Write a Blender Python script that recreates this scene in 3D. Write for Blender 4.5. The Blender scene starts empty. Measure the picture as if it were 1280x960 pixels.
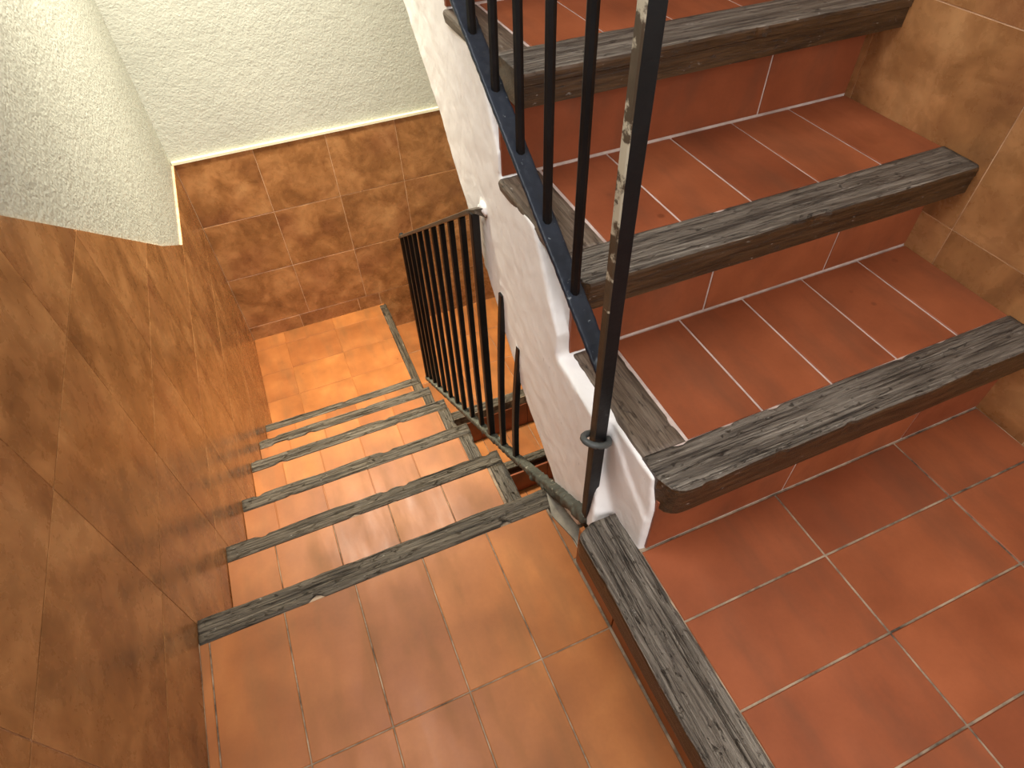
import bpy, bmesh, math, random
from mathutils import Vector, noise

# ------------------------------------------------------------------ camera, world, light, exposure
scene = bpy.context.scene
col = scene.collection
cam_data = bpy.data.cameras.new('camera')
cam = bpy.data.objects.new('camera', cam_data)
col.objects.link(cam)
cam.location = (-0.3206, -0.3516, 1.2000)
cam.rotation_mode = 'XYZ'
cam.rotation_euler = (0.7342, 0.0254, -0.4040)
cam_data.sensor_fit = 'HORIZONTAL'
cam_data.sensor_width = 36.0
cam_data.lens = 774.58 / 1280.0 * 36.0
cam_data.clip_start = 0.02
scene.camera = cam

world = bpy.data.worlds.new('world')
scene.world = world
world.use_nodes = True
world.node_tree.nodes['Background'].inputs['Color'].default_value = (1.0, 0.95, 0.88, 1)
world.node_tree.nodes['Background'].inputs['Strength'].default_value = 0.10


def area_light(name, loc, target, size, energy, color, size_y=None, spread=math.pi):
    d = bpy.data.lights.new(name, 'AREA')
    d.energy = energy
    d.color = color
    d.size = size
    d.spread = spread
    if size_y:
        d.shape = 'RECTANGLE'
        d.size_y = size_y
    else:
        d.shape = 'DISK'
    o = bpy.data.objects.new(name, d)
    col.objects.link(o)
    o.location = loc
    o.rotation_euler = (Vector(target) - Vector(loc)).to_track_quat('-Z', 'Y').to_euler()
    return o


XW0 = -0.734
# warm ceiling lamp over the lower landing, an added cool fill light high by the left
# wall for the white stair side, cooler daylight from behind the landing, a small high window in the far wall
area_light('warm_ceiling_light', (-0.28, 2.05, 2.50), (-0.28, 1.85, -1.2), 0.36, 53, (1.0, 0.93, 0.75), spread=math.radians(74))
area_light('side_fill_light', (XW0 + 0.03, 0.35, 1.95), (0.45, 0.40, 0.25), 1.0, 40, (0.95, 0.97, 1.0), size_y=0.9)  # added fill, no window in this wall; brightens the plastered side
area_light('rear_daylight', (-0.05, -1.72, 1.60), (0.30, 0.60, 0.55), 0.9, 46, (0.96, 0.96, 1.0), size_y=1.4)
area_light('window_daylight', (-0.20, 2.60, 1.15), (-0.20, 0.6, 0.4), 0.55, 2.5, (1.0, 0.96, 0.86), size_y=0.65)

vs = scene.view_settings
vs.view_transform = 'Standard'
vs.look = 'None'
vs.exposure = 0.0
vs.gamma = 1.0
vs.use_curve_mapping = False

# ------------------------------------------------------------------ helpers
random.seed(7)


def world_loc(o):
    v = Vector((0, 0, 0))
    while o:
        v += o.location
        o = o.parent
    return v


def link(name, me, parent=None, loc=(0, 0, 0), rot=(0, 0, 0)):
    o = bpy.data.objects.new(name, me)
    col.objects.link(o)
    if parent:
        o.parent = parent
        o.location = Vector(loc) - world_loc(parent)
    else:
        o.location = loc
    o.rotation_euler = rot
    return o


def tag(o, label=None, cat=None, kind=None, group=None):
    if label:
        o['label'] = label
    if cat:
        o['category'] = cat
    if kind:
        o['kind'] = kind
    if group:
        o['group'] = group
    return o


def thing(name, loc, label, cat, group=None):
    o = link(name, None, None, loc)
    o.empty_display_size = 0.05
    return tag(o, label, cat, None, group)


def to_mesh(name, bm, mats, smooth=False):
    bmesh.ops.recalc_face_normals(bm, faces=bm.faces[:])
    me = bpy.data.meshes.new(name)
    bm.to_mesh(me)
    bm.free()
    for m in (mats if isinstance(mats, (list, tuple)) else [mats]):
        me.materials.append(m)
    if smooth:
        for p in me.polygons:
            p.use_smooth = True
    return me


def add_box(bm, x0, x1, y0, y1, z0, z1):
    vsl = [bm.verts.new((x, y, z)) for x in (x0, x1) for y in (y0, y1) for z in (z0, z1)]
    for f in ((0, 1, 3, 2), (4, 6, 7, 5), (0, 4, 5, 1), (2, 3, 7, 6), (0, 2, 6, 4), (1, 5, 7, 3)):
        bm.faces.new([vsl[i] for i in f])


def box_obj(name, x0, x1, y0, y1, z0, z1, mat, parent=None):
    cx, cy, cz = (x0 + x1) / 2, (y0 + y1) / 2, z0
    bm = bmesh.new()
    add_box(bm, x0 - cx, x1 - cx, y0 - cy, y1 - cy, 0, z1 - z0)
    return link(name, to_mesh(name, bm, mat), parent, (cx, cy, cz))


# ------------------------------------------------------------------ materials
def mat_new(name):
    m = bpy.data.materials.new(name)
    m.use_nodes = True
    nt = m.node_tree
    b = nt.nodes['Principled BSDF']
    return m, nt, b


def nd(nt, t, **kw):
    n = nt.nodes.new(t)
    for k, v in kw.items():
        if k in n.inputs:
            n.inputs[k].default_value = v
        else:
            setattr(n, k, v)
    return n


def ramp(nt, fac, stops):
    r = nt.nodes.new('ShaderNodeValToRGB')
    els = r.color_ramp.elements
    while len(els) < len(stops):
        els.new(0.5)
    for e, (p, c) in zip(els, stops):
        e.position = p
        e.color = (*c, 1) if len(c) == 3 else c
    nt.links.new(fac, r.inputs['Fac'])
    return r


def mixc(nt, fac, a, b, mode='MIX'):
    m = nt.nodes.new('ShaderNodeMix')
    m.data_type = 'RGBA'
    m.blend_type = mode
    for idx, v in ((0, fac), (6, a), (7, b)):
        if isinstance(v, (int, float)):
            m.inputs[idx].default_value = v
        elif isinstance(v, tuple):
            m.inputs[idx].default_value = (*v, 1) if len(v) == 3 else v
        else:
            nt.links.new(v, m.inputs[idx])
    return m.outputs[2]


def coords(nt, kind='world', scale=(1, 1, 1), jitter=False):
    """world position or object coordinates, optionally shifted by the object's random number"""
    mp = nt.nodes.new('ShaderNodeMapping')
    mp.inputs['Scale'].default_value = scale
    if kind == 'world':
        src = nt.nodes.new('ShaderNodeNewGeometry').outputs['Position']
    else:
        src = nt.nodes.new('ShaderNodeTexCoord').outputs['Object']
    if jitter:
        oi = nt.nodes.new('ShaderNodeObjectInfo')
        mul = nt.nodes.new('ShaderNodeMath')
        mul.operation = 'MULTIPLY'
        mul.inputs[1].default_value = 37.0
        nt.links.new(oi.outputs['Random'], mul.inputs[0])
        add = nt.nodes.new('ShaderNodeVectorMath')
        add.operation = 'ADD'
        nt.links.new(src, add.inputs[0])
        nt.links.new(mul.outputs[0], add.inputs[1])
        src = add.outputs[0]
    nt.links.new(src, mp.inputs['Vector'])
    return mp.outputs['Vector']


def noise_tex(nt, vec, scale, detail=4, rough=0.55, dist=0.0):
    n = nt.nodes.new('ShaderNodeTexNoise')
    n.inputs['Scale'].default_value = scale
    n.inputs['Detail'].default_value = detail
    n.inputs['Roughness'].default_value = rough
    n.inputs['Distortion'].default_value = dist
    nt.links.new(vec, n.inputs['Vector'])
    return n.outputs['Fac']


def bump(nt, b, height, strength, distance):
    bp = nt.nodes.new('ShaderNodeBump')
    bp.inputs['Strength'].default_value = strength
    bp.inputs['Distance'].default_value = distance
    nt.links.new(height, bp.inputs['Height'])
    nt.links.new(bp.outputs['Normal'], b.inputs['Normal'])


def terracotta(name, c_lo, c_mid, c_hi, rough=0.40, spec=0.26):
    m, nt, b = mat_new(name)
    v = coords(nt, 'world', jitter=True)
    big = noise_tex(nt, v, 7.0, 3, 0.5)
    base = ramp(nt, big, [(0.3, c_lo), (0.52, c_mid), (0.72, c_hi)]).outputs['Color']
    # a slightly different firing for each tile
    oi = nt.nodes.new('ShaderNodeObjectInfo')
    vary = ramp(nt, oi.outputs['Random'], [(0.0, (0.86, 0.83, 0.84)), (0.5, (1.0, 1.0, 1.0)), (1.0, (1.08, 1.10, 1.06))]).outputs['Color']
    base = mixc(nt, 1.0, base, vary, 'MULTIPLY')
    fine = noise_tex(nt, v, 140, 5, 0.6)
    base = mixc(nt, 0.22, base, ramp(nt, fine, [(0.3, (0.45, 0.45, 0.45)), (0.7, (0.62, 0.62, 0.62))]).outputs['Color'], 'OVERLAY')
    # dull grey-brown scuffing in soft streaks
    sv = coords(nt, 'world', (9, 2.2, 5))
    scuff = noise_tex(nt, sv, 1.6, 4, 0.6)
    sm = ramp(nt, scuff, [(0.48, (0, 0, 0)), (0.75, (0.5, 0.5, 0.5))]).outputs['Color']
    base = mixc(nt, sm, base, (c_lo[0] * 0.62, c_lo[1] * 0.92, c_lo[2] * 1.15))
    # small dark drips
    vo = nt.nodes.new('ShaderNodeTexVoronoi')
    vo.inputs['Scale'].default_value = 13
    nt.links.new(v, vo.inputs['Vector'])
    msk = noise_tex(nt, v, 3.1, 2, 0.5)
    spot = nt.nodes.new('ShaderNodeMath')
    spot.operation = 'MULTIPLY'
    nt.links.new(ramp(nt, vo.outputs['Distance'], [(0.06, (1, 1, 1)), (0.11, (0, 0, 0))]).outputs['Color'], spot.inputs[0])
    nt.links.new(ramp(nt, msk, [(0.56, (0, 0, 0)), (0.62, (0.55, 0.55, 0.55))]).outputs['Color'], spot.inputs[1])
    base = mixc(nt, spot.outputs[0], base, (c_lo[0] * 0.45, c_lo[1] * 0.4, c_lo[2] * 0.4))
    nt.links.new(base, b.inputs['Base Color'])
    rr = ramp(nt, scuff, [(0.3, (rough - 0.06,) * 3), (0.7, (rough + 0.12,) * 3)])
    nt.links.new(rr.outputs['Color'], b.inputs['Roughness'])
    b.inputs['Specular IOR Level'].default_value = spec
    bump(nt, b, noise_tex(nt, v, 30, 4, 0.6), 0.12, 0.002)
    return m


MAT_TILE = terracotta('terracotta_orange', (0.250, 0.084, 0.022), (0.328, 0.112, 0.030), (0.398, 0.145, 0.040))
MAT_TILE_RED = terracotta('terracotta_red', (0.205, 0.054, 0.021), (0.257, 0.070, 0.027), (0.31, 0.086, 0.034), rough=0.42)


def grout_mat(name, c1, c2):
    m, nt, b = mat_new(name)
    v = coords(nt, 'world')
    n = noise_tex(nt, v, 16, 5, 0.65)
    c = ramp(nt, n, [(0.36, c1), (0.62, c2)])
    nt.links.new(c.outputs['Color'], b.inputs['Base Color'])
    b.inputs['Roughness'].default_value = 0.85
    bump(nt, b, noise_tex(nt, v, 200, 3, 0.6), 0.3, 0.002)
    return m


MAT_GROUT = grout_mat('grout_worn', (0.055, 0.036, 0.022), (0.36, 0.26, 0.17))
MAT_GROUT_PALE = grout_mat('grout_pale', (0.38, 0.27, 0.22), (0.56, 0.44, 0.38))
MAT_GROUT_WALL = grout_mat('grout_wall', (0.50, 0.29, 0.16), (0.72, 0.46, 0.27))
MAT_MORTAR = grout_mat('mortar_grey', (0.16, 0.14, 0.105), (0.30, 0.26, 0.20))
MAT_CORE = grout_mat('concrete_core', (0.20, 0.12, 0.07), (0.30, 0.19, 0.11))


def wall_tile_mat():
    m, nt, b = mat_new('wall_tile_brown')
    v = coords(nt, 'world', jitter=True)
    n1 = noise_tex(nt, v, 6.5, 6, 0.62, 0.6)
    base = ramp(nt, n1, [(0.28, (0.17, 0.072, 0.026)), (0.46, (0.30, 0.132, 0.046)), (0.58, (0.41, 0.192, 0.072)), (0.75, (0.52, 0.27, 0.11))]).outputs['Color']
    n2 = noise_tex(nt, v, 22, 5, 0.65, 0.3)
    base = mixc(nt, 0.45, base, ramp(nt, n2, [(0.3, (0.3, 0.3, 0.3)), (0.7, (0.68, 0.68, 0.68))]).outputs['Color'], 'OVERLAY')
    n3 = noise_tex(nt, v, 3.2, 3, 0.5)
    base = mixc(nt, ramp(nt, n3, [(0.52, (0, 0, 0)), (0.75, (0.45, 0.45, 0.45))]).outputs['Color'], base, (0.20, 0.062, 0.034))
    nt.links.new(base, b.inputs['Base Color'])
    rr = ramp(nt, n2, [(0.3, (0.22,) * 3), (0.7, (0.34,) * 3)])
    nt.links.new(rr.outputs['Color'], b.inputs['Roughness'])
    b.inputs['Specular IOR Level'].default_value = 0.45
    bump(nt, b, n2, 0.10, 0.002)
    return m


MAT_WALLTILE = wall_tile_mat()


def plaster_mat(name, c1, c2, bscale, bdist, rough=0.75, scratches=False):
    m, nt, b = mat_new(name)
    v = coords(nt, 'world')
    n = noise_tex(nt, v, 5, 4, 0.55)
    base = ramp(nt, n, [(0.3, c1), (0.7, c2)]).outputs['Color']
    if scratches:
        sv = coords(nt, 'world', (30, 26, 7))
        s = noise_tex(nt, sv, 3.0, 5, 0.7)
        base = mixc(nt, ramp(nt, s, [(0.62, (0, 0, 0)), (0.80, (0.12, 0.12, 0.12))]).outputs['Color'], base, (0.40, 0.33, 0.29))
        e = noise_tex(nt, coords(nt, 'world', (40, 55, 22)), 1.0, 6, 0.7)
        base = mixc(nt, ramp(nt, e, [(0.66, (0, 0, 0)), (0.71, (0.5, 0.5, 0.5))]).outputs['Color'], base, (0.30, 0.25, 0.22))
    nt.links.new(base, b.inputs['Base Color'])
    b.inputs['Roughness'].default_value = rough
    b.inputs['Specular IOR Level'].default_value = 0.3
    h1 = noise_tex(nt, v, bscale, 3, 0.55, 0.4)
    h2 = noise_tex(nt, v, bscale * 0.3, 2, 0.5)
    ad = nt.nodes.new('ShaderNodeMath')
    nt.links.new(h1, ad.inputs[0])
    nt.links.new(h2, ad.inputs[1])
    bump(nt, b, ad.outputs[0], 0.8, bdist)
    return m


MAT_PLASTER = plaster_mat('wall_plaster_cream', (0.48, 0.485, 0.42), (0.53, 0.535, 0.465), 105, 0.0030)
MAT_STRING = plaster_mat('string_plaster_white', (0.80, 0.755, 0.715), (0.87, 0.83, 0.79), 40, 0.0012, 0.6, True)
MAT_CEIL = plaster_mat('ceiling_white', (0.75, 0.73, 0.68), (0.80, 0.78, 0.73), 50, 0.002)
MAT_EDGE = plaster_mat('dado_edge_cream', (0.80, 0.74, 0.52), (0.86, 0.81, 0.60), 30, 0.001)


def wood_mat(name, lo, mid, hi, rough, bdist=0.003, fleck=0.5, crack=0.9):
    m, nt, b = mat_new(name)
    v = coords(nt, 'object', (1.7, 30, 30), jitter=True)
    g = noise_tex(nt, v, 3.0, 8, 0.70, 0.9)
    v2 = coords(nt, 'object', (7, 170, 170), jitter=True)
    g2 = noise_tex(nt, v2, 2.0, 5, 0.65, 0.5)
    base = ramp(nt, g, [(0.36, lo), (0.49, mid), (0.63, hi)]).outputs['Color']
    base = mixc(nt, ramp(nt, g2, [(0.36, (0.5, 0.5, 0.5)), (0.50, (0, 0, 0))]).outputs['Color'], base, lo)
    base = mixc(nt, ramp(nt, g2, [(0.56, (0, 0, 0)), (0.72, (0.6, 0.6, 0.6))]).outputs['Color'], base, tuple(min(1, c * 1.35) for c in hi))
    # long drying cracks
    vc = coords(nt, 'object', (1.3, 75, 75), jitter=True)
    cr = noise_tex(nt, vc, 1.4, 3, 0.5, 0.6)
    cm = ramp(nt, cr, [(0.482, (0, 0, 0)), (0.498, (crack,) * 3), (0.502, (crack,) * 3), (0.518, (0, 0, 0))]).outputs['Color']
    base = mixc(nt, cm, base, tuple(c * 0.35 for c in lo))
    # scuffs and paint flecks
    vp = coords(nt, 'object', (34, 70, 70), jitter=True)
    p = noise_tex(nt, vp, 1.5, 5, 0.7)
    base = mixc(nt, ramp(nt, p, [(0.65, (0, 0, 0)), (0.70, (fleck,) * 3)]).outputs['Color'], base, (0.50, 0.46, 0.40))
    vq = coords(nt, 'object', (28, 62, 62), jitter=True)
    pit = ramp(nt, noise_tex(nt, vq, 1.6, 6, 0.75, 0.4), [(0.30, (1, 1, 1)), (0.42, (0, 0, 0))]).outputs['Color']
    base = mixc(nt, pit, base, tuple(c * 0.5 for c in lo))
    nt.links.new(base, b.inputs['Base Color'])
    rr = ramp(nt, g2, [(0.3, (rough + 0.16,) * 3), (0.7, (rough,) * 3)])
    nt.links.new(rr.outputs['Color'], b.inputs['Roughness'])
    ad = nt.nodes.new('ShaderNodeMath')
    nt.links.new(g, ad.inputs[0])
    nt.links.new(g2, ad.inputs[1])
    sb = nt.nodes.new('ShaderNodeMath')
    sb.operation = 'SUBTRACT'
    nt.links.new(ad.outputs[0], sb.inputs[0])
    nt.links.new(cm, sb.inputs[1])
    s2 = nt.nodes.new('ShaderNodeMath')
    s2.operation = 'SUBTRACT'
    nt.links.new(sb.outputs[0], s2.inputs[0])
    nt.links.new(pit, s2.inputs[1])
    bump(nt, b, s2.outputs[0], 1.0, bdist)
    return m


MAT_WOOD = wood_mat('wood_weathered_grey', (0.052, 0.039, 0.028), (0.138, 0.111, 0.084), (0.250, 0.212, 0.168), 0.40, 0.0035, crack=0.75)
MAT_WOOD_STEP = wood_mat('wood_step_edge_brown_grey', (0.026, 0.019, 0.012), (0.084, 0.065, 0.043), (0.158, 0.127, 0.088), 0.36, 0.0032, crack=0.85)
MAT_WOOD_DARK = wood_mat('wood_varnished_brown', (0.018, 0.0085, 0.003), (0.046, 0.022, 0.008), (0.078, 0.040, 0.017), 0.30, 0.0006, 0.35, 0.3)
MAT_WOOD_TRIM = wood_mat('wood_trim_brown_grey', (0.050, 0.034, 0.022), (0.120, 0.082, 0.055), (0.185, 0.140, 0.100), 0.42, 0.0012, 0.35, 0.3)


def iron_mat(name, base, fleck, amount, rough=0.42, scale=90):
    m, nt, b = mat_new(name)
    v = coords(nt, 'world')
    n = noise_tex(nt, v, scale, 5, 0.65)
    n2 = noise_tex(nt, v, 14, 3, 0.6)
    c = mixc(nt, ramp(nt, n2, [(0.35, (0, 0, 0)), (0.7, (0.7, 0.7, 0.7))]).outputs['Color'], base, tuple(min(1, x * 1.9 + 0.002) for x in base))
    c = mixc(nt, ramp(nt, n, [(amount, (0, 0, 0)), (amount + 0.05, (1, 1, 1))]).outputs['Color'], c, fleck)
    nt.links.new(c, b.inputs['Base Color'])
    b.inputs['Roughness'].default_value = rough
    b.inputs['Specular IOR Level'].default_value = 0.3
    bump(nt, b, noise_tex(nt, v, 60, 4, 0.6), 0.35, 0.002)
    return m


MAT_IRON = iron_mat('iron_black_paint', (0.0035, 0.0035, 0.0038), (0.16, 0.15, 0.14), 0.745)
MAT_IRON_BROWN = iron_mat('iron_brown_black', (0.0055, 0.0045, 0.004), (0.30, 0.27, 0.24), 0.74)
MAT_IRON_BLUE = iron_mat('iron_blue_grey', (0.0095, 0.0120, 0.0185), (0.16, 0.17, 0.18), 0.665, 0.42)
MAT_IRON_WORN = iron_mat('iron_worn_edge', (0.045, 0.030, 0.018), (0.38, 0.33, 0.24), 0.53, 0.5, 22)
MAT_IRON_EDGE = iron_mat('iron_brown_edge', (0.030, 0.020, 0.012), (0.20, 0.17, 0.12), 0.68, 0.5, 40)
MAT_RAIL_TOP = iron_mat('iron_handrail_worn', (0.060, 0.047, 0.034), (0.28, 0.23, 0.17), 0.64, 0.38, 50)
MAT_CRUST = iron_mat('iron_crusted_grey_green', (0.060, 0.060, 0.046), (0.27, 0.25, 0.19), 0.62, 0.6, 70)
MAT_RING = iron_mat('wire_grey', (0.05, 0.052, 0.048), (0.18, 0.18, 0.16), 0.66, 0.45)

# ------------------------------------------------------------------ tiles (12-vertex chamfered slabs, meshes shared between alike tiles)
_tiles = {}


def tile_mesh(w, l, t, mat, ch=0.0012):
    key = (round(w, 4), round(l, 4), t, mat.name)
    if key in _tiles:
        return _tiles[key]
    bm = bmesh.new()
    rings = []
    for dx, z in ((0, -t), (0, -ch), (ch, 0)):
        rings.append([bm.verts.new((sx * (w / 2 - dx), sy * (l / 2 - dx), z)) for sx, sy in ((-1, -1), (1, -1), (1, 1), (-1, 1))])
    for a, b in zip(rings, rings[1:]):
        for i in range(4):
            bm.faces.new((a[i], a[(i + 1) % 4], b[(i + 1) % 4], b[i]))
    bm.faces.new(rings[-1])
    bm.faces.new(rings[0][::-1])
    me = to_mesh('tile', bm, mat)
    _tiles[key] = me
    return me


ROT = {'Z': (0, 0, 0), '-Y': (math.pi / 2, 0, 0), 'X': (math.pi / 2, 0, math.pi / 2), '-X': (math.pi / 2, 0, -math.pi / 2)}


def tile(name, parent, plane, u0, u1, v0, v1, d, mat, t=0.010, gap=0.0028):
    """plane 'Z': u=x v=y at height d; '-Y': u=x v=z at y=d; 'X' / '-X': u=y v=z at x=d"""
    w, l = abs(u1 - u0) - gap, abs(v1 - v0) - gap
    if w < 0.004 or l < 0.004:
        return None
    cu, cv = (u0 + u1) / 2, (v0 + v1) / 2
    wob = random.uniform(-0.0004, 0.0004)
    if plane == 'Z':
        loc = (cu, cv, d + wob)
    elif plane == '-Y':
        loc = (cu, d + wob, cv)
    else:
        loc = (d + wob, cu, cv)
    return link(name, tile_mesh(w, l, t, mat), parent, loc, ROT[plane])


def tile_grid(name, parent, plane, us, vs_, d, mat, gap=0.0028):
    for a, b in zip(us, us[1:]):
        for c, e in zip(vs_, vs_[1:]):
            tile(name, parent, plane, a, b, c, e, d, mat, gap=gap)


def clip_poly(poly, f):
    out = []
    for i in range(len(poly)):
        a, b = poly[i], poly[(i + 1) % len(poly)]
        fa, fb = f(a), f(b)
        if fa >= 0:
            out.append(a)
        if (fa >= 0) != (fb >= 0):
            s = fa / (fa - fb)
            out.append((a[0] + (b[0] - a[0]) * s, a[1] + (b[1] - a[1]) * s))
    return out


def poly_tile(name, parent, poly, x, nx, mat, t=0.008):
    """wall tile cut to a polygon in the (y, z) plane at x, facing nx"""
    if len(poly) < 3:
        return None
    cy = sum(p[0] for p in poly) / len(poly)
    cz = sum(p[1] for p in poly) / len(poly)
    bm = bmesh.new()
    a = [bm.verts.new((0, p[0] - cy, p[1] - cz)) for p in poly]
    b = [bm.verts.new((-nx * t, p[0] - cy, p[1] - cz)) for p in poly]
    bm.faces.new(a)
    bm.faces.new(b[::-1])
    n = len(poly)
    for i in range(n):
        bm.faces.new((a[i], b[i], b[(i + 1) % n], a[(i + 1) % n]))
    return link(name, to_mesh('cut_tile', bm, mat), parent, (x, cy, cz))


# ------------------------------------------------------------------ wooden beams (nosings and trims)
def beam(name, parent, start, axis, length, width, thick, seed, front=True, jag=0.0022, round_start=0.0, top=None, side=None, front_sign=-1, lip=0.003, taper=0.0):
    """A beam along local x. Its top is z=0, its front edge lies at local y = 0 and its back at y = width.
    axis 'X' runs along world x (front faces -y), axis 'Y' runs along world y (front faces -x)."""
    top = top or MAT_WOOD
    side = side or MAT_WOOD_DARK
    nseg = max(12, int(length / 0.009))
    # cross section: (y, z, weight of edge wear)
    prof = [(width, -thick, 0.0), (width, -0.003, 0.5), (width - 0.003, 0.0, 1.0)]
    for k in range(1, 8):
        prof.append((width - 0.003 - (width - 0.008) * k / 8.0, 0.0, 0.25))
    prof += [(0.005, 0.0, 1.0), (0.0015, -0.0025, 1.0), (0.0, -0.007, 0.8)]
    if front:
        prof += [(0.0, -thick * 0.36, 0.5), (lip, -thick * 0.40, 0.3), (lip, -thick * 0.7, 0.3)]
    prof += [(lip, -thick, 0.3)]
    bm = bmesh.new()
    rings = []
    for i in range(nseg + 1):
        x = length * i / nseg
        cut = 0.0
        if round_start and x < round_start:
            u = round_start - x
            cut = round_start - math.sqrt(max(0.0, round_start ** 2 - u * u))
        ring = []
        for (y, z, wgt) in prof:
            yy = width - (width - y) * (width - cut - taper * (1 - i / nseg)) / width
            n1 = noise.noise(Vector((x * 9 + seed * 11.3, (1 if y < width / 2 else 5), seed)))
            n2 = noise.noise(Vector((x * 45 + seed * 3.1, y * 120, seed + 4)))
            chip = max(0.0, noise.noise(Vector((x * 22 + seed * 7.7, 3 if y < width / 2 else 8, seed * 2.0))) - 0.32) * 0.022
            sgn = 1 if y < width / 2 else -1
            yy += wgt * (n1 * jag * 1.6 + n2 * jag * 0.5) + sgn * chip * (1 if wgt > 0.45 else 0) * (jag / 0.0022)
            zz = z
            if z > -0.012:
                zz += noise.noise(Vector((x * 5 + seed, y * 210, seed * 1.7))) * 0.0011 - (chip * 0.35 if wgt > 0.7 else 0)
            ring.append(bm.verts.new((x, yy, zz)))
        rings.append(ring)
    np_ = len(prof)
    for a, b in zip(rings, rings[1:]):
        for k in range(np_):
            k2 = (k + 1) % np_
            f = bm.faces.new((a[k], a[k2], b[k2], b[k]))
            pk = 0.5 * (prof[k][1] + prof[k2][1])
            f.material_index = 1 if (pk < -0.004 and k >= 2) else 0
            f.smooth = f.material_index == 0
    for r in (rings[0], rings[-1][::-1]):
        f = bm.faces.new(r)
        f.material_index = 1
    me = to_mesh(name, bm, [top, side])
    rot = (0, 0, 0)
    o = link(name, me, parent, start, rot)
    if axis == 'Y':
        # run away from the start along -y with the front facing -x
        o.rotation_euler = (0, 0, -math.pi / 2)
    elif axis == 'Y+':
        # run along +y with the front facing +x
        o.rotation_euler = (0, 0, math.pi / 2)
    elif axis == 'X-':
        o.rotation_euler = (0, 0, math.pi)
    return o


# ------------------------------------------------------------------ dimensions (metres), landing floor at z = 0
XW, XR = -0.734, 0.85            # left and right wall faces
YB, YF = 2.668, -1.75            # far wall, wall behind
XE = 0.0165                      # right end of the descending steps
ZL2, ZL3 = -1.275, -1.480
DY = [(0.284, 0.336), (0.596, 0.6435), (0.894, 0.943), (1.202, 1.251), (1.480, 1.529), (1.751, 1.795)]
DZ = [0.0, -0.239, -0.458, -0.660, -0.867, -1.070]
ZP = 0.204
AZ = [0.408, 0.613, 0.818, 1.022, 1.226]
AF = [0.0097, 0.2747, 0.5402, 0.8055, 1.0705]   # nosing fronts
AB = [0.0894, 0.3591, 0.6356, 0.8955, 1.1605]   # nosing backs
AR = [0.0331, 0.3346, 0.6121, 0.8750, 1.1400]   # risers below each nosing
XT = 0.072                        # left end of the ascending treads
P = 0.143

# ------------------------------------------------------------------ setting: walls
GAP_W = 0.0026
TR = 0.334                        # wall tile course
ZTOP = -0.180                     # top of dado on the far wall


def wall(name, x0, x1, y0, y1, z0, z1, mat, label):
    o = box_obj(name, x0, x1, y0, y1, z0, z1, mat)
    return tag(o, label, 'wall', 'structure')


wb = wall('wall_back', XW - 0.2, XR + 0.2, YB + 0.010, YB + 0.16, -2.7, 2.75, MAT_PLASTER, 'rough cream plaster wall above brown tiles behind the lower landings')
wl = wall('wall_left', XW - 0.16, XW - 0.010, YF - 0.1, YB + 0.010, -2.7, 2.75, MAT_PLASTER, 'side wall with glossy brown tiles beside the descending steps')
wr = wall('wall_right', XR + 0.010, XR + 0.16, YF - 0.1, YB + 0.010, -2.7, 2.75, MAT_PLASTER, 'side wall with brown tiles beside the ascending steps')
wf = wall('wall_front', XW - 0.2, XR + 0.2, YF - 0.26, YF - 0.1, -0.4, 2.75, MAT_PLASTER, 'plaster wall at the back of the upper landing')
ce = box_obj('ceiling', XW - 0.2, XR + 0.2, YF - 0.2, YB + 0.1, 2.70, 2.80, MAT_CEIL)
tag(ce, 'white plaster ceiling over the stairwell', 'ceiling', 'structure')

# grout bed + tiles on the far wall
grout_b = box_obj('grout_bed', XW - 0.005, XR + 0.005, YB + 0.0015, YB + 0.012, -2.6, ZTOP, MAT_GROUT_WALL, wb)
cols = [XW, -0.388, -0.0476, 0.298, 0.640, XR]
rows = [ZTOP, -0.514, -0.846, -1.184]
for a, b in zip(cols, cols[1:]):
    for c, e in zip(rows[1:], rows):
        tile('wall_tile', wb, '-Y', a, b, c, e, YB, MAT_WALLTILE, 0.008, GAP_W)
# cut course above the left lower landing, then full courses beside the next one
cut = [XW, -0.447, -0.100, 0.03]
for a, b in zip(cut, cut[1:]):
    tile('wall_tile', wb, '-Y', a, b, ZL2 - 0.006, -1.184, YB, MAT_WALLTILE, 0.008, GAP_W)
for a, b in zip([0.03, 0.298, 0.640], [0.298, 0.640, XR]):
    tile('wall_tile', wb, '-Y', a, b, ZL3 - 0.006, -1.184, YB, MAT_WALLTILE, 0.008, GAP_W)
# the dado's pale top edge
tr = box_obj('trim_1', XW - 0.005, XR + 0.005, YB - 0.006, YB + 0.02, ZTOP + 0.001, ZTOP + 0.013, MAT_EDGE)
tag(tr, 'narrow cream edge strip along the top of the brown wall tiles', 'trim', 'structure')


def dado_left(y):
    return max(ZTOP, min(1.06, ZTOP + 0.705 * (1.96 - y)))


def dado_right(y):
    return 1.30 + 0.772 * max(0.0, y - 0.05)


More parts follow.
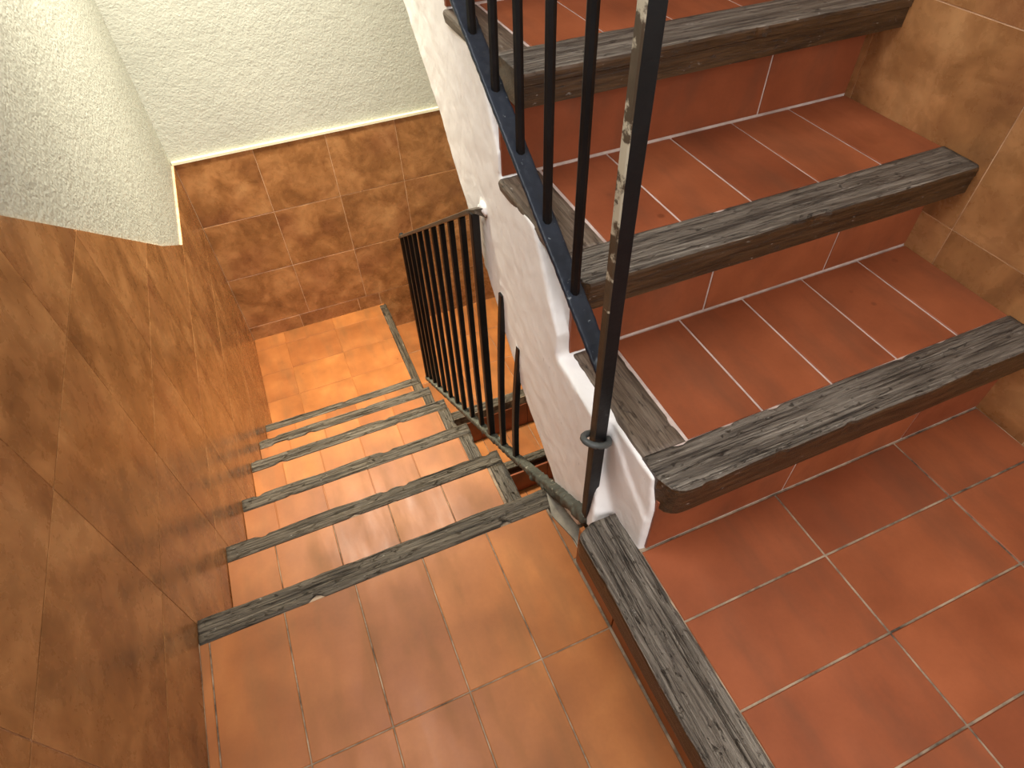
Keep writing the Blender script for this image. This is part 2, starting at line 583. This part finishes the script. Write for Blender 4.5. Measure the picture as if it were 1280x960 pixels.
def side_wall(wobj, x, nx, top, y0, y1, z0, floor_z):
    # grout bed following the sloping dado, then square tiles clipped to it
    ys = [y1 - TR * k for k in range(0, 40)]
    ys = [y for y in ys if y > y0] + [y0]
    poly = [(y0, z0)] + [(y1, z0)]
    n = 60
    for i in range(n + 1):
        y = y1 + (y0 - y1) * i / n
        poly.append((y, top(y)))
    poly_tile('grout_bed', wobj, poly, x - nx * 0.0015, nx, MAT_GROUT_WALL, 0.0085)
    g = GAP_W / 2
    zs = [ZTOP + TR * k for k in range(-5, 8)]
    for ya, yb in zip(ys[1:], ys):
        for za, zb in zip(zs, zs[1:]):
            if zb < floor_z(ya, yb) or za > 2.3:
                continue
            p = [(ya + g, za + g), (yb - g, za + g), (yb - g, zb - g), (ya + g, zb - g)]
            # clip to the dado top: its slope is one straight line and one or two level ones
            for fn in top.clips:
                p = clip_poly(p, fn)
                if len(p) < 3:
                    break
            if len(p) >= 3:
                poly_tile('wall_tile', wobj, p, x, nx, MAT_WALLTILE)


dado_left.clips = [lambda q: 1.06 - q[1]]
dado_right.clips = [lambda q: 2.2 - q[1], lambda q: dado_right(q[0]) - q[1]]


def left_clip(q):
    return max(ZTOP, ZTOP + 0.705 * (1.96 - q[0])) - q[1]


dado_left.clips.append(left_clip)


def left_floor(ya, yb):
    ym = yb
    if ym < 0.3:
        return -0.05
    z = 0.0
    for (n_, f_), zz in zip(DY, DZ):
        if ym > f_:
            z = zz
    if ym > 1.795:
        z = ZL2
    return z - 0.30


side_wall(wl, XW, 1, dado_left, YF - 0.05, YB - 0.001, -1.9, left_floor)
side_wall(wr, XR, -1, dado_right, -0.60, 1.6, 0.1, lambda a, b: 0.15 + max(0, a) * 0.7)

# ------------------------------------------------------------------ setting: floors
def floor(x0, x1, y0, y1, z, thick, mat, label):
    o = box_obj('floor', x0, x1, y0, y1, z - thick, z - 0.0016, mat)
    return tag(o, label, 'floor', 'structure')


# upper landing
fl = floor(XW, 0.004, YF, DY[0][0] + 0.004, 0.0, 0.16, MAT_GROUT, 'orange terracotta landing above the descending steps')
xs = [-P * k for k in range(0, 6)] + [XW]
xs = xs[::-1]
ys = [DY[0][0] + 0.001, 0.0] + [-0.286 * k for k in range(1, 6)] + [YF]
ys = ys[::-1]
tile_grid('floor_tile', fl, 'Z', xs, ys, 0.0, MAT_TILE, 0.0024)
# sliver of tile and mortar strip along the landing's edge towards the railing foot
tile('floor_tile', fl, 'Z', 0.001, 0.0215, 0.153, 0.262, 0.0, MAT_TILE)
bm = bmesh.new()
for poly, z0, z1 in (([(0.0035, 0.262), (0.0195, 0.330), (0.085, 0.330), (0.085, 0.10), (0.020, 0.135), (0.0225, 0.19)], -0.12, 0.004), ([(-0.002, 0.08), (-0.002, 0.270), (0.03, 0.270), (0.03, 0.08)], -0.12, -0.0016),):
    a = [bm.verts.new((x, y, z1)) for x, y in poly]
    b = [bm.verts.new((x, y, z0)) for x, y in poly]
    bm.faces.new(a)
    bm.faces.new(b[::-1])
    for i in range(len(poly)):
        j = (i + 1) % len(poly)
        bm.faces.new((a[i], a[j], b[j], b[i]))
link('mortar_strip', to_mesh('mortar_strip', bm, MAT_MORTAR), fl)

# raised platform at the foot of the ascending steps
pf = floor(0.013, XR, YF, AR[0] + 0.02, ZP, 0.30, MAT_GROUT, 'red terracotta platform one step above the landing, edged with worn wood')
py = [AR[0], -0.0994] + [-0.0994 - P * k for k in range(1, 12)]
py = [y for y in py if y > YF] + [YF]
py = py[::-1]
px = [0.0587, 0.343, 0.629, XR]
tile_grid('floor_tile', pf, 'Z', px, py, ZP, MAT_TILE_RED, 0.0034)
rz = [0.001, 0.138]
ry = [0.150, 0.0] + [-0.286 * k for k in range(1, 6)] + [YF]
tile_grid('riser_tile', pf, '-X', ry[::-1], rz, 0.003, MAT_TILE, 0.003)
nz = beam('wood_nosing', pf, (-0.0278, 0.1165, ZP + 0.0015), 'Y', 1.85, 0.0865, 0.066, 3.3, jag=0.0016, round_start=0.022)

# lower landings
f2 = floor(XW, 0.045, 1.72, YB, ZL2, 0.18, MAT_TILE, 'bright orange square landing at the foot of the descending steps')
tile_grid('floor_tile', f2, 'Z', [XW, -0.566, -0.280, 0.016], [1.72, 1.924, 2.137, 2.350, 2.563, YB], ZL2, MAT_TILE, 0.0016)
n2 = beam('wood_nosing', f2, (0.057, 1.765, ZL2 + 0.0015), 'Y+', YB - 1.777, 0.043, 0.05, 5.1, jag=0.0012, top=MAT_WOOD_STEP)
f3 = floor(0.047, XR, 1.785, YB, ZL3, 0.18, MAT_GROUT, 'orange landing seen between the bars, one step below the first')
tile_grid('floor_tile', f3, 'Z', [0.058, 0.33, 0.60, XR], [1.84, 2.116, 2.395, YB], ZL3, MAT_TILE, 0.002)
n3 = beam('wood_nosing', f3, (0.058, 1.787, ZL3 + 0.0015), 'X', XR - 0.060, 0.052, 0.055, 6.4, jag=0.0015, top=MAT_WOOD_STEP)

# ------------------------------------------------------------------ descending flight
ds = thing('staircase', (-0.36, 1.0, -1.4), 'steps going down with orange tiles and grey worn wooden edges', 'staircase')
XJ = {1: [-0.615, -0.466, -0.317, -0.168], 2: [-0.638, -0.488, -0.341, -0.194], 3: [-0.625, -0.487, -0.337, -0.190], 4: [-0.612, -0.465, -0.319, -0.170], 5: [-0.600, -0.455, -0.310, -0.165]}
XD = -0.030                       # tiles end, wooden side trim begins
for k in range(6):
    zt = DZ[k]
    yn, yf = DY[k]
    yprev = DY[k - 1][1] - 0.022 if k else yn - 0.003
    znext = DZ[k + 1] if k < 5 else ZL2
    st = box_obj('step', XW + 0.001, XE - 0.012, yprev - 0.01, yf - 0.016, zt - 0.30, zt - 0.0018, MAT_GROUT if k < 2 else MAT_TILE, ds)
    if k:
        us = [XW] + XJ[k] + [XD]
        for a, b in zip(us, us[1:]):
            tile('tread_tile', st, 'Z', a, b, yprev, yn + 0.001, zt, MAT_TILE, 0.010, 0.0020)
        # wooden trim along the open end of the tread
        trm = beam('side_trim', st, (XE + (0.004 if k % 2 else 0), yprev + 0.004, zt + 0.0005), 'Y+', yn - yprev - 0.004, XE - XD - 0.001, 0.05, 20 + k, front=False, jag=0.0018, top=MAT_WOOD_STEP, side=MAT_WOOD_TRIM)
    # riser tiles under the nosing, facing away from the landing
    tile('riser_tile', st, '-Y', XW, XE - 0.014, znext, zt - 0.055, yf - 0.004, MAT_TILE, 0.010)
    beam('wood_nosing', st, (XE, yf, zt + 0.0025), 'X-', XE - XW - 0.002, yf - yn, 0.052, 30 + k * 1.7, jag=0.0026, top=MAT_WOOD_STEP)

# ------------------------------------------------------------------ lower flight, turning back under the ascending one
ls = thing('staircase', (0.45, 1.4, -2.3), 'lower steps passing beneath the white stair side, seen between railing bars', 'staircase')
for k in range(4):
    yn = 1.520 - 0.285 * k
    zt = -1.730 - 0.225 * k
    st = box_obj('step', 0.030, XR - 0.002, yn + 0.012, yn + 0.285, zt - 0.3, zt - 0.0018, MAT_GROUT, ls)
    for a, b in zip([0.034, 0.178, 0.321, 0.464, 0.607], [0.178, 0.321, 0.464, 0.607, XR - 0.002]):
        tile('tread_tile', st, 'Z', a, b, yn + 0.050, yn + 0.262, zt, MAT_TILE, 0.010)
    for a, b in zip([0.034, 0.32, 0.61], [0.32, 0.61, XR - 0.002]):
        tile('riser_tile', st, '-Y', a, b, zt + 0.003, zt + 0.19, yn + 0.258, MAT_TILE_RED, 0.010)
    beam('wood_nosing', st, (0.032, yn, zt + 0.0015), 'X', XR - 0.036, 0.050, 0.052, 50 + k, top=MAT_WOOD_STEP)

# ------------------------------------------------------------------ ascending flight
us_ = thing('staircase', (0.46, 0.5, 0.204), 'steps going up with red tiles, wooden nosings and a white plastered side', 'staircase')
TJ = {0: [0.148, 0.293, 0.436, 0.579, 0.722], 1: [0.132, 0.271, 0.413, 0.557, 0.700], 2: [0.125, 0.262, 0.397, 0.544, 0.687], 3: [0.13, 0.27, 0.41, 0.55, 0.69], 4: [0.13, 0.27, 0.41, 0.55, 0.69]}
RJ = {0: [0.0665, 0.360, 0.646], 1: [0.062, 0.347, 0.633], 2: [0.055, 0.335, 0.621], 3: [0.06, 0.34, 0.625], 4: [0.06, 0.34, 0.625]}
LE = [0.0655, 0.050, 0.062, 0.060, 0.060]
TX0 = [0.066, 0.047, 0.054, 0.066, 0.078]
for k in range(5):
    zt = AZ[k]
    zlow = ZP if k == 0 else AZ[k - 1]
    yfront, yback, yr = AF[k], AB[k], AR[k]
    ynext = AR[k + 1] if k < 4 else 1.42
    st = box_obj('step', 0.078, XR - 0.001, yr + 0.0018, ynext + 0.012, zt - 0.24 if k else ZP - 0.02, zt - 0.0018, MAT_GROUT_PALE, us_)
    tj = TJ[k] + [XR]
    for a, b in zip(tj, tj[1:]):
        tile('tread_tile', st, 'Z', a, b, yback - 0.001, ynext, zt, MAT_TILE_RED, 0.010, 0.0040)
    # wooden trim along the open left side of the tread
    beam('side_trim', st, (TX0[k], ynext - 0.001, zt + 0.0008), 'Y', ynext - yback - 0.001, tj[0] - TX0[k] - 0.003, 0.022, 70 + k, front=False, jag=0.0009, top=MAT_WOOD_TRIM, side=MAT_WOOD_TRIM)
    rj = RJ[k] + [XR]
    for a, b in zip(rj, rj[1:]):
        tile('riser_tile', st, '-Y', a, b, zlow + 0.002, zt - 0.050, yr, MAT_TILE_RED, 0.010, 0.0034)
    beam('wood_nosing', st, (LE[k], yfront, zt + 0.002), 'X', XR - LE[k] - 0.001, yback - yfront, 0.070 if k == 0 else 0.055, 80 + k * 2.3, jag=0.0018, round_start=0.036 if k == 0 else 0.010)


def prism(bm, poly, xa, xb):
    """solid between x = xa(y) and x = xb(y) over a polygon in (y, z)"""
    fa = xa if callable(xa) else (lambda y: xa)
    fb = xb if callable(xb) else (lambda y: xb)
    a = [bm.verts.new((fa(y), y, z)) for y, z in poly]
    b = [bm.verts.new((fb(y), y, z)) for y, z in poly]
    bm.faces.new(a)
    bm.faces.new(b[::-1])
    n = len(poly)
    for i in range(n):
        j = (i + 1) % n
        bm.faces.new((a[i], b[i], b[j], a[j]))


SOFFIT = [(0.277, -0.010), (0.340, 0.036), (0.387, 0.060), (0.533, 0.138), (0.656, 0.246), (0.778, 0.353), (0.919, 0.461), (1.035, 0.567), (1.158, 0.646), (1.275, 0.728), (1.50, 0.905)]


def xside(y):
    return 0.040 + 0.043 * (y - 0.34)


# slab under the treads
bm = bmesh.new()
low = [(y, z + 0.004) for y, z in SOFFIT[1:]]
prism(bm, low + [(1.50, 0.985), (1.14, 0.975), (0.875, 0.770), (0.612, 0.570), (0.345, 0.360), (0.20, 0.16)], 0.10, XR - 0.002)
link('soffit_slab', to_mesh('soffit_slab', bm, MAT_STRING), us_)

# plastered side (string): its top follows the step ends
bm = bmesh.new()
topl = [(1.50, 1.222), (1.265, 1.222), (1.145, 1.07), (1.145, 1.020), (0.995, 1.020), (0.881, 0.865), (0.881, 0.8165), (0.728, 0.8165), (0.617, 0.662), (0.617, 0.6118), (0.452, 0.6118), (0.341, 0.456), (0.341, 0.4068), (0.178, 0.4068), (0.178, 0.120), (0.205, 0.030)]
prism(bm, SOFFIT + topl, xside, 0.110)
prism(bm, [(0.0385, 0.19), (0.20, 0.19), (0.20, 0.392), (0.165, 0.388), (0.10, 0.335), (0.0385, 0.295)], 0.0555, 0.110)
# short pier beside the platform, and the plaster bedded round the post's foot
prism(bm, [(0.0375, 0.19), (0.20, 0.19), (0.20, 0.4035), (0.052, 0.4035), (0.040, 0.345), (0.0375, 0.33)], 0.0605, 0.110)
vs8 = [(0.012, 0.119, 0.15), (0.075, 0.117, 0.15), (0.075, 0.21, 0.14), (0.036, 0.21, 0.10),
       (0.030, 0.149, 0.222), (0.070, 0.130, 0.216), (0.072, 0.20, 0.345), (0.050, 0.20, 0.345)]
q = [bm.verts.new(p) for p in vs8]
for f in ((3, 2, 1, 0), (4, 5, 6, 7), (0, 1, 5, 4), (1, 2, 6, 5), (2, 3, 7, 6), (3, 0, 4, 7)):
    bm.faces.new([q[i] for i in f])
# plaster smeared round the bars of the lower railing where they meet this side
from mathutils import Matrix
for yb_, za_, zb_ in ((0.540, 0.140, 0.262), (0.632, 0.215, 0.350), (0.733, 0.330, 0.490)):
    nn = 9
    for k in range(nn):
        z_ = za_ + (zb_ - za_) * k / (nn - 1)
        bmesh.ops.create_icosphere(bm, subdivisions=2, radius=random.uniform(0.008, 0.0125), matrix=Matrix.Translation((xside(yb_) + 0.0065, yb_ + 0.002 + random.uniform(0, 0.006), z_)))
strg = link('plaster_side', to_mesh('plaster_side', bm, MAT_STRING, True), us_)
rm = strg.modifiers.new('remesh', 'REMESH')
rm.mode = 'VOXEL'
rm.voxel_size = 0.0052
rm.use_smooth_shade = True
sm = strg.modifiers.new('smooth', 'SMOOTH')
sm.iterations = 3
sm.factor = 0.5
tx = bpy.data.textures.new('plaster_lumps', 'CLOUDS')
tx.noise_scale = 0.045
tx.noise_depth = 2
dp = strg.modifiers.new('lumps', 'DISPLACE')
dp.texture = tx
dp.texture_coords = 'GLOBAL'
dp.strength = 0.0032
dp.mid_level = 0.5
tag(strg, 'hand-finished white plaster side with scuffs')

# lump of plaster that holds the end of the descending handrail
bm = bmesh.new()
bmesh.ops.create_icosphere(bm, subdivisions=3, radius=1.0)
for v in bm.verts:
    n_ = 1.0 + 0.35 * noise.noise(v.co * 2.1 + Vector((3, 1, 7))) + 0.18 * noise.noise(v.co * 5.0)
    v.co = Vector((v.co.x * 0.011, v.co.y * 0.017, v.co.z * 0.017)) * n_
link('plaster_lump', to_mesh('plaster_lump', bm, MAT_STRING, True), us_, (0.056, 0.722, 0.488))


# ------------------------------------------------------------------ iron work
def tube(bm, pts, r, n=8, square=None, cap=True, mi=0):
    """sweep a round (or rectangular) section along pts; square=(half width, half height)"""
    rings = []
    for i, p in enumerate(pts):
        p = Vector(p)
        t = (Vector(pts[min(i + 1, len(pts) - 1)]) - Vector(pts[max(i - 1, 0)])).normalized()
        ref = Vector((1, 0, 0)) if abs(t.x) < 0.9 else Vector((0, 0, 1))
        s = ref - t * ref.dot(t)
        s.normalize()
        u = t.cross(s)
        if square:
            hw, hh = square
            e = min(hw, hh) * 0.22
            off = [(-hw + e, -hh), (hw - e, -hh), (hw, -hh + e), (hw, hh - e), (hw - e, hh), (-hw + e, hh), (-hw, hh - e), (-hw, -hh + e)]
        else:
            off = [(r * math.cos(2 * math.pi * k / n), r * math.sin(2 * math.pi * k / n)) for k in range(n)]
        rings.append([bm.verts.new(p + s * a + u * b) for a, b in off])
    m = len(rings[0])
    for a, b in zip(rings, rings[1:]):
        for k in range(m):
            f = bm.faces.new((a[k], a[(k + 1) % m], b[(k + 1) % m], b[k]))
            f.material_index = mi
    if cap:
        bm.faces.new(rings[0][::-1])
        bm.faces.new(rings[-1])
    return rings


def rough_bar(name, parent, pts, square, mat, voxel, strength, scale, loc0, extra=None):
    o = Vector(loc0)
    bm = bmesh.new()
    tube(bm, [Vector(p) - o for p in pts], 0, square=square)
    if extra:
        for c, r in extra:
            bmesh.ops.create_icosphere(bm, subdivisions=2, radius=r, matrix=__import__('mathutils').Matrix.Translation(Vector(c) - o))
    ob = link(name, to_mesh(name, bm, mat, True), parent, loc0)
    m1 = ob.modifiers.new('remesh', 'REMESH')
    m1.mode = 'VOXEL'
    m1.voxel_size = voxel
    m1.use_smooth_shade = True
    t = bpy.data.textures.new(name + '_lumps', 'CLOUDS')
    t.noise_scale = scale
    t.noise_depth = 3
    d = ob.modifiers.new('lumps', 'DISPLACE')
    d.texture = t
    d.texture_coords = 'GLOBAL'
    d.strength = strength
    d.mid_level = 0.5
    return ob


# --- railing of the descending flight
XRL = 0.035


def rail_low(y):
    return -0.149 - (y - 0.54) * 0.690


def rail_top(y):
    return 0.497 - (y - 0.714) * 0.697


r1 = thing('stair_railing', (XRL, 1.0, rail_low(1.0)), 'low black iron railing with close bars beside the descending steps', 'railing')
BY = [0.540, 0.632, 0.730, 0.822, 0.918, 1.009, 1.100, 1.194, 1.284, 1.374, 1.456, 1.530]
for y in BY:
    # bars near the upper flight run up into its plastered underside
    zt = rail_top(y) - 0.003 if y > 0.71 else None
    if zt is None:
        for (ya, za), (yb, zb) in zip(SOFFIT, SOFFIT[1:]):
            if ya <= y <= yb:
                zt = za + (zb - za) * (y - ya) / (yb - ya) + 0.105
    z0 = rail_low(y) - 0.004
    wob = random.uniform(-0.0015, 0.0015)
    bm = bmesh.new()
    n = 10
    lean = 0.018 if y < 0.71 else 0.0
    tube(bm, [(wob * math.sin(3.1 * i / n) + lean * (i / n) ** 2, wob * 0.8 * math.sin(2.0 * i / n), (zt - z0) * i / n) for i in range(n + 1)], 0, square=(0.0092, 0.0092) if abs(y - 0.730) < 0.01 else (0.0070, 0.0078))
    link('baluster', to_mesh('baluster', bm, MAT_IRON_BROWN), r1, (XRL, y, z0))
# end bar with a rounded tip standing above the rail
ye = 1.590
bm = bmesh.new()
h = rail_top(ye) + 0.014 - (rail_low(ye) - 0.02)
tube(bm, [(0, 0, 0), (0, 0, h * 0.5), (0, 0, h - 0.010)], 0.0085, 10)
tube(bm, [(0, 0, h - 0.010), (0, 0, h - 0.004), (0, 0, h)], 0.0085, 10)
for v in bm.verts:
    if v.co.z > h - 0.001:
        v.co.x *= 0.45
        v.co.y *= 0.45
link('end_post', to_mesh('end_post', bm, MAT_IRON_BROWN), r1, (XRL - 0.002, ye, rail_low(ye) - 0.02))
# flat handrail, bent into the plaster at its upper end
bm = bmesh.new()
pts = [(XRL, 1.598, rail_top(1.598)), (XRL, 1.3, rail_top(1.3)), (XRL, 1.0, rail_top(1.0)), (XRL, 0.80, rail_top(0.80)), (XRL + 0.001, 0.745, rail_top(0.745) + 0.001), (XRL + 0.007, 0.722, rail_top(0.722) - 0.002), (XRL + 0.022, 0.715, rail_top(0.722) - 0.006), (XRL + 0.045, 0.714, rail_top(0.722) - 0.006)]
o0 = Vector((XRL, 1.0, rail_top(1.0)))
tube(bm, [Vector(p) - o0 for p in pts], 0, square=(0.0125, 0.0050))
link('handrail', to_mesh('handrail', bm, MAT_RAIL_TOP), r1, o0)
# mortar-crusted bottom bar
lp = [(0.026, 0.160, 0.135), (0.028, 0.22, 0.100), (0.029, 0.30, 0.038), (0.031, 0.40, -0.042), (0.035, 0.54, -0.156)] + [(XRL, y, rail_low(y) - 0.007) for y in (0.7, 0.9, 1.1, 1.3, 1.5, 1.605)]
lumps = [((0.034, y + random.uniform(-0.02, 0.02), rail_low(y) + 0.002), random.uniform(0.0075, 0.011)) for y in BY] + [((0.030, 0.17 + 0.0125 * k, 0.132 - 0.0096 * k - 0.0004 * k * (k > 9)), 0.0175 - 0.00025 * k + random.uniform(-0.002, 0.002)) for k in range(22)]
rough_bar('bottom_rail', r1, lp, (0.0115, 0.0085), MAT_CRUST, 0.0034, 0.010, 0.016, (XRL, 0.9, rail_low(0.9)), lumps)

# --- railing of the ascending flight
XU = 0.034


def bar_top(y):
    return 0.556 + 0.640 * (y - 0.20)


r2 = thing('stair_railing', (XU, 0.17, 0.15), 'black iron railing on a blue-grey flat bar beside the ascending steps', 'railing')
for i, y in enumerate([0.279, 0.378, 0.477, 0.570, 0.658, 0.752, 0.848, 0.944, 1.040]):
    z0 = bar_top(y) - 0.003
    z1 = bar_top(y) + 0.83
    wob = random.uniform(-0.0014, 0.0014)
    bm = bmesh.new()
    n = 12
    tube(bm, [(wob * math.sin(4.1 * j / n + i), wob * math.sin(3.0 * j / n), (z1 - z0) * j / n) for j in range(n + 1)], 0.0074, 8)
    link('baluster', to_mesh('baluster', bm, MAT_IRON), r2, (XU, y, z0))
rough_bar('bottom_bar', r2, [(XU, y, bar_top(y) - 0.004) for y in (0.172, 0.25, 0.4, 0.6, 0.8, 1.0, 1.12)], (0.0158, 0.0045), MAT_IRON_BLUE, 0.0028, 0.0022, 0.012, (XU, 0.5, bar_top(0.5)), [((XU, 0.185, bar_top(0.185) - 0.006), 0.013)])
bm = bmesh.new()
o0 = Vector((XU, 0.5, bar_top(0.5) + 0.83))
tube(bm, [Vector((XU, y, bar_top(y) + 0.835)) - o0 for y in (0.16, 0.5, 0.8, 1.12)], 0, square=(0.016, 0.006))
link('handrail', to_mesh('handrail', bm, MAT_IRON), r2, o0)
# newel post: a rectangular bar whose narrow side has lost its paint
PX, PY = 0.030, 0.166
bm = bmesh.new()
hz = 1.30
secs = [(0.0, 0.75), (0.05, 0.9), (0.10, 1.0), (0.2, 1.0), (0.34, 1.02), (0.56, 1.0), (0.74, 1.0), (0.9, 1.0), (hz, 1.0)]
rings = []
for z, s in secs:
    hw, hd = 0.0120 * s, 0.0085 * s
    wx = 0.0012 * math.sin(z * 7)
    rings.append([bm.verts.new((a * hw + wx, b * hd, z)) for a, b in ((-1, -0.75), (-0.85, -1), (0.85, -1), (1, -0.75), (1, 0.75), (0.85, 1), (-0.85, 1), (-1, 0.75))])
for a, b in zip(rings, rings[1:]):
    for k in range(8):
        f = bm.faces.new((a[k], a[(k + 1) % 8], b[(k + 1) % 8], b[k]))
        f.material_index = (1 if a[0].co.z > 0.55 else 2) if k in (0, 7) else 0
bm.faces.new(rings[0][::-1])
bm.faces.new(rings[-1])
post = link('newel_post', to_mesh('newel_post', bm, [MAT_IRON, MAT_IRON_WORN, MAT_IRON_EDGE]), r2, (PX, PY, 0.105))
tag(post, 'thick black end post with a worn bare edge')
# wire twisted round the post
bm = bmesh.new()
pts = []
for k in range(26):
    a = -2.4 + 5.6 * k / 25
    pts.append((-0.003 + 0.0225 * math.cos(a + math.pi), -0.002 + 0.0175 * math.sin(a + math.pi), 0.010 * math.cos(a) + 0.004 * math.sin(a)))
tube(bm, pts, 0.0058, 8)
link('wire_loop', to_mesh('wire_loop', bm, MAT_RING, True), post, (PX, PY, 0.385))
